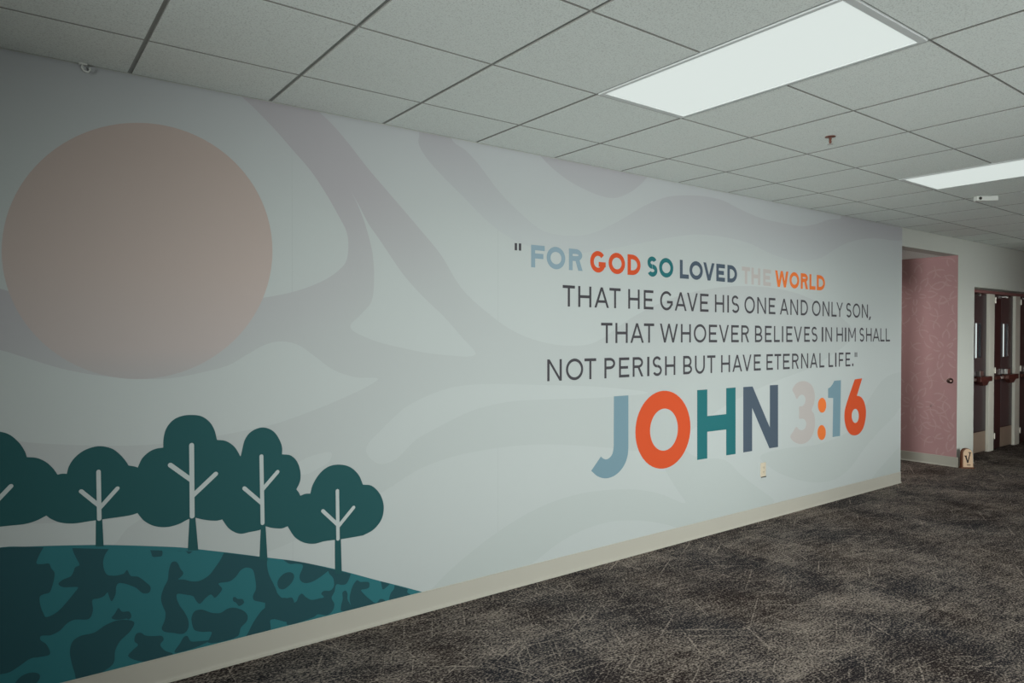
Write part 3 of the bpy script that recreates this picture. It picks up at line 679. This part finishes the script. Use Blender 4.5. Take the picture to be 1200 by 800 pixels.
letter([W([(730,115),(800,105)], *f3) + smooth(W([(750,269),(775,273),(798,290),(820,330),(835,400),(832,480),(810,570),(770,625),(725,640),(685,625),(655,580),(636,510),(633,440),(640,390),(655,335),(676,270)], *f3), 4, False)], M['red'], 'red-orange digit 6', hole=ering(910+735/8, 430+457/8, 33/8, 66/8))

# ------------------------------------------------------------------ ceiling lights
def troffer(c, r, label):
    xa, xb = X0+c*T, X0+(c+1)*T; yb = rowY(r); ya = rowY(r+2); cx, cy = (xa+xb)/2, (ya+yb)/2
    t = tag(empty('ceiling_light', (cx, cy, H)), label, 'ceiling light', 'recessed ceiling light panels')
    hx, hy = (xb-xa)/2-0.004, (yb-ya)/2-0.004; f = 0.018; fy = 0.030
    mb = MB()
    mb.box((-hx, -hy, -0.004), (hx, -hy+fy, 0.009)); mb.box((-hx, hy-fy, -0.004), (hx, hy, 0.009))
    mb.box((-hx, -hy+fy, -0.004), (-hx+f, hy-fy, 0.009)); mb.box((hx-f, -hy+fy, -0.004), (hx, hy-fy, 0.009))
    mb.build('frame', M['frame'], t, bevel=0.0015)
    mb = MB(); mb.box((-hx+f, -hy+fy, 0.001), (hx-f, hy-fy, 0.008)); mb.build('diffuser', M['diffuser'], t)['label'] = 'glowing white diffuser'
    return area('troffer_lamp', (cx, cy, H-0.012), (0, 0, 0), 0.54, 1.1, FIX_W, (0.95, 1.0, 0.97), FIX_S)
LBL = {(3, 2): 'large bright rectangular ceiling light panel nearest the viewer', (8, 2): 'bright ceiling light panel farther down the hall beside the white sensor'}
for c, r in FIX[:2]:
    troffer(c, r, LBL[(c, r)])

# ------------------------------------------------------------------ small things on the ceiling and wall
def sprinkler(x, y, z, label, s=1.0):
    t = tag(empty('fire_sprinkler', (x, y, z)), label, 'sprinkler')
    mb = MB(); mb.lathe([(0.036*s, 0.0), (0.035*s, -0.004*s), (0.020*s, -0.006*s), (0.018*s, -0.006*s)]); mb.build('escutcheon', M['brass'], t, smooth=True)
    mb = MB(); mb.lathe([(0.010*s, -0.008*s), (0.010*s, -0.022*s), (0.007*s, -0.024*s)], 16)
    for sg in (-1, 1): mb.tube([(sg*0.008*s, 0, -0.022*s), (sg*0.015*s, 0, -0.034*s), (sg*0.010*s, 0, -0.048*s), (0, 0, -0.054*s)], 0.0028*s, 8)
    mb.lathe([(0.004*s, -0.024*s), (0.004*s, -0.05*s)], 10)
    mb.build('sprinkler_body', M['brass'], t)
    mb = MB(); mb.lathe([(0.003*s, -0.052*s), (0.020*s, -0.055*s), (0.020*s, -0.057*s), (0.003*s, -0.059*s)], 20); mb.build('deflector', M['silver'], t)
sprinkler(3.875, -1.345, H, 'small brass fire sprinkler hanging below a ceiling tile in the hall', 0.80)
sprinkler(8.36, 0.36, ZALC, 'tiny fire sprinkler on the lowered ceiling of the pink alcove', 1.2)

t = tag(empty('ceiling_sensor', (6.58, -1.20, H), math.radians(-42)), 'small white box-shaped sensor mounted on the ceiling beside the far light', 'sensor')
mb = MB(); mb.box((-0.085, -0.028, -0.040), (0.085, 0.028, 0.0)); mb.build('housing', M['white_plastic'], t, bevel=0.006)
mb = MB(); mb.lathe([(0.012, 0.0), (0.012, -0.004)], 16, 'y', (-0.058, -0.0275, -0.02)); mb.build('lens', M['dark'], t)['label'] = 'dark round lens'

t = tag(empty('ceiling_hook', (0.30, -0.020, H)), 'small pale curled hook at the ceiling edge above the peach sun', 'hook')
mb = MB(); mb.box((-0.016, -0.012, -0.006), (0.016, 0.010, 0.0)); mb.build('hook_plate', M['white_plastic'], t, bevel=0.002)
mb = MB(); mb.tube([(0, 0, -0.003), (-0.004, 0, -0.016), (0.004, -0.002, -0.030), (0.018, -0.004, -0.034), (0.026, -0.004, -0.024), (0.024, -0.004, -0.014)], 0.0045, 8); mb.build('hook_curl', M['white_plastic'], t, smooth=True)

x, z = wp(893.6, 550)
t = tag(empty('wall_outlet', (x, -0.003, z)), 'ivory electrical outlet low on the mural below the slate letter N', 'outlet')
mb = MB(); mb.box((-0.037, -0.006, -0.060), (0.037, 0.0, 0.060)); mb.build('cover_plate', M['ivory'], t, bevel=0.002)
for zz in (0.020, -0.020):
    mb = MB(); mb.lathe([(0.0165, 0.0), (0.0165, -0.0085), (0.015, -0.0095)], 20, 'y', (0, 0, zz)); rc = mb.build('socket', M['ivory'], t)
    mb = MB(); mb.box((-0.008, -0.0100, zz-0.002), (-0.0055, -0.0090, zz+0.008)); mb.box((0.0055, -0.0100, zz-0.002), (0.008, -0.0090, zz+0.008)); mb.box((-0.002, -0.0100, zz-0.010), (0.002, -0.0090, zz-0.006))
    mb.build('slots', M['dark'], rc)
mb = MB(); mb.box((-0.030, -0.012, -0.064), (0.034, -0.002, -0.058)); mb.build('bottom_lip', M['dark'], t)['label'] = 'dark gap under the plate'  # dark strip along the lower edge of the cover plate

t = tag(empty('door_knob', (XPINK-0.0012, 0.072, 1.033)), 'dark round doorknob on the patterned pink wall', 'doorknob')
mb = MB(); mb.lathe([(0.033, 0.0), (0.033, -0.004), (0.026, -0.010), (0.012, -0.012)], 24, 'x'); mb.build('rose', M['knob'], t, smooth=False)
mb = MB(); mb.lathe([(0.011, -0.010), (0.011, -0.022), (0.020, -0.026), (0.028, -0.034), (0.028, -0.042), (0.022, -0.050), (0.010, -0.054)], 24, 'x'); mb.build('knob', M['knob'], t, smooth=True)

# ------------------------------------------------------------------ exit doors
PITCH_D, PW, PY, DY = 0.96, 0.185, 0.20, 0.235
PX = [9.83 + k*PITCH_D for k in range(4)]
mb = MB(); mb.box((XDOOR0, 0.195, 2.142), (XDOOR1, 0.30, ZDOOR+0.0)); struct('trim_1', mb, M['head'])
for k, x in enumerate(PX):
    mb = MB(); mb.box((x, PY, 0.0), (x+PW, 0.295, 2.142)); struct('trim_%d' % (k+2), mb, M['post'], bevel=0.004)
mb = MB(); mb.box((XDOOR0, PY+0.02, 0), (PX[0], 0.295, 2.142)); mb.box((PX[3]+PW, PY+0.02, 0), (XDOOR1, 0.295, 2.142)); struct('trim_6', mb, M['post'])
DL = ['dark maroon exit door nearest the white pier', 'dark maroon exit door between the two white posts', 'dark maroon exit door farthest from the white pier']
for k in range(3):
    x0, x1 = PX[k]+PW, PX[k+1]; wd = x1-x0
    t = tag(empty('exit_door', (x0, DY, 0)), DL[k], 'door', 'dark exit doors in a row')
    tag(t, kind='thing')
    g = 0.003
    lx0, lx1, lz0, lz1 = 0.355, 0.605, 1.262, 1.758
    mb = MB()
    mb.box((g, 0, 0.008), (lx0, 0.045, 2.138)); mb.box((lx1, 0, 0.008), (wd-g, 0.045, 2.138))
    mb.box((lx0, 0, 0.008), (lx1, 0.045, lz0)); mb.box((lx0, 0, lz1), (lx1, 0.045, 2.138))
    mb.build('leaf', M['door'], t)
    mb = MB()
    mb.box((0.335, -0.002, 0.30), (lx0, 0.0, 2.12)); mb.box((lx1, -0.002, 0.30), (wd-0.012, 0.0, 2.12)); mb.box((lx0, -0.002, 0.30), (lx1, 0.0, lz0)); mb.box((lx0, -0.002, lz1), (lx1, 0.0, 2.12))
    mb.build('leaf_facing', M['door_grey'], t)
    mb = MB(); mb.box((0.335, -0.003, 0.015), (wd-0.012, 0.0, 0.285)); mb.build('kick_plate', M['kick'], t)
    mb = MB(); d = 0.018
    mb.box((lx0, -0.010, lz0), (lx0+d, 0.045, lz1)); mb.box((lx1-d, -0.006, lz0), (lx1, 0.045, lz1)); mb.box((lx0+d, -0.006, lz0), (lx1-d, 0.045, lz0+d)); mb.box((lx0+d, -0.006, lz1-d), (lx1-d, 0.045, lz1))
    wf = mb.build('vision_frame', M['door_grey'], t)
    mb = MB(); mb.box((lx0+d, 0.010, lz0+d), (lx1-d, 0.018, lz1-d)); mb.build('pane', M['pane'], wf)
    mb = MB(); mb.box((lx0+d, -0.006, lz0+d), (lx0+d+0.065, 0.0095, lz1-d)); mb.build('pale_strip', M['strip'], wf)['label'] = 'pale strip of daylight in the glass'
    pb = empty('panic_bar'); pb.parent = t
    mb = MB(); mb.box((0.01, -0.060, 0.975), (0.30, -0.030, 1.020)); mb.box((0.02, -0.031, 0.975), (0.06, 0.0, 1.020)); mb.build('rail', M['bar'], pb, bevel=0.003)
    mb = MB(); mb.box((0.20, -0.066, 0.980), (0.265, -0.0605, 1.016)); mb.build('rail_plate', M['silver'], pb)['label'] = 'shiny plate on the bar'
    mb = MB(); mb.box((0.285, -0.115, 0.968), (0.66, -0.028, 1.036)); mb.box((0.40, -0.028, 0.968), (0.60, 0.0, 1.036)); mb.build('latch_case', M['bar'], pb, bevel=0.006)
    mb = MB(); mb.face([(0.36, -0.10, 0.967), (0.60, -0.10, 0.967), (0.55, -0.09, 0.915), (0.42, -0.09, 0.915)]); mb.face([(0.36, -0.04, 0.967), (0.60, -0.04, 0.967), (0.55, -0.05, 0.915), (0.42, -0.05, 0.915)])
    for a, b in (((0.36, 0.967, 0.10, 0.04), (0.60, 0.967, 0.10, 0.04)), ((0.60, 0.967, 0.10, 0.04), (0.55, 0.915, 0.09, 0.05)), ((0.55, 0.915, 0.09, 0.05), (0.42, 0.915, 0.09, 0.05)), ((0.42, 0.915, 0.09, 0.05), (0.36, 0.967, 0.10, 0.04))):
        mb.face([(a[0], -a[2], a[1]), (b[0], -b[2], b[1]), (b[0], -b[3], b[1]), (a[0], -a[3], a[1])])
    mb.build('latch_bracket', M['bar'], pb)
    mb = MB(); mb.box((0.44, -0.050, 1.037), (0.55, -0.006, 1.105)); mb.tube([(0.55, -0.03, 1.10), (0.58, -0.03, 1.085), (0.59, -0.03, 1.04)], 0.007, 8); mb.build('lever_housing', M['silver'], pb, bevel=0.004)
    for hz in (2.06, 1.1, 0.2):
        mb = MB(); mb.box((-0.006, -0.016, hz-0.045), (0.055, -0.001, hz+0.045)); mb.lathe([(0.008, hz-0.04), (0.008, hz+0.04)], 10, 'z', (0.0, -0.045, 0)); mb.box((-0.004, -0.045, hz-0.03), (0.004, -0.01, hz+0.03)); mb.build('hinge', M['hinge'], t)
    mb = MB(); mb.lathe([(0.016, 2.10), (0.018, 2.115), (0.010, 2.132)], 14, 'z', (0.40, -0.05, 0)); mb.box((0.385, -0.05, 2.110), (0.415, 0.0, 2.130)); mb.build('door_stop', M['silver'], t, smooth=False)

# ------------------------------------------------------------------ wooden plaque on the floor
t = tag(empty('wooden_plaque', (9.27, -0.095, 0.0), math.radians(-42)), 'small arch-topped wooden plaque with a dark V standing by the white pier', 'plaque')
wv, hv = 0.062, 0.235
arch = [(-wv-0.006, 0.0)] + [(-wv+0.004+0*k, 0.02+k*0.05) for k in range(3)]
arch = [(-wv-0.004, 0.012), (-wv+0.002, hv-wv)] + [(-wv*math.cos(a)*0.97, hv-wv+wv*math.sin(a)) for a in [math.pi*k/16 for k in range(1, 16)]] + [(wv-0.002, hv-wv), (wv+0.004, 0.012)]
def prism(mb, P, y0, y1, lean=0.06):
    f = lambda p, y: (p[0], y+p[1]*lean, p[1])
    a = [f(p, y0) for p in P]; b = [f(p, y1) for p in P]
    mb.face(a); mb.face(b[::-1])
    for k in range(len(P)): mb.face((a[k], a[(k+1) % len(P)], b[(k+1) % len(P)], b[k]))
mb = MB(); prism(mb, arch, -0.020, 0.022); mb.build('board', M['wood_dark'], t, bevel=0.002)
inner = [(x*0.86+0.006, z*0.955+0.004) for x, z in arch]
mb = MB(); prism(mb, inner, -0.0235, -0.0195); mb.build('face', M['wood_pale'], t)['label'] = 'pale wooden face'
mb = MB(); mb.box((-wv-0.012, -0.034, 0.0), (wv+0.012, 0.034, 0.0125)); mb.build('foot', M['wood_dark'], t, bevel=0.003)
mb = MB(); yq = -0.0245
def stroke(P): prism(mb, P, yq, -0.0232)
stroke([(-0.030, 0.150), (-0.012, 0.150), (0.008, 0.070), (-0.004, 0.062)])
stroke([(0.026, 0.190), (0.036, 0.176), (0.008, 0.066), (-0.003, 0.070)])
stroke([(-0.036, 0.142), (-0.006, 0.142), (-0.006, 0.152), (-0.036, 0.152)])
stroke([(0.012, 0.182), (0.044, 0.182), (0.044, 0.192), (0.012, 0.192)])
mb.build('letter', M['ink'], t, weld=False)['label'] = 'dark letter V'
mb = MB()
for k in range(4): prism(mb, R(-0.008+k*0.0105, 0.036, -0.0005+k*0.0105, 0.047), yq, -0.0232)
mb.build('small_print', M['ink'], t, weld=False)['label'] = 'tiny dark line of lettering'
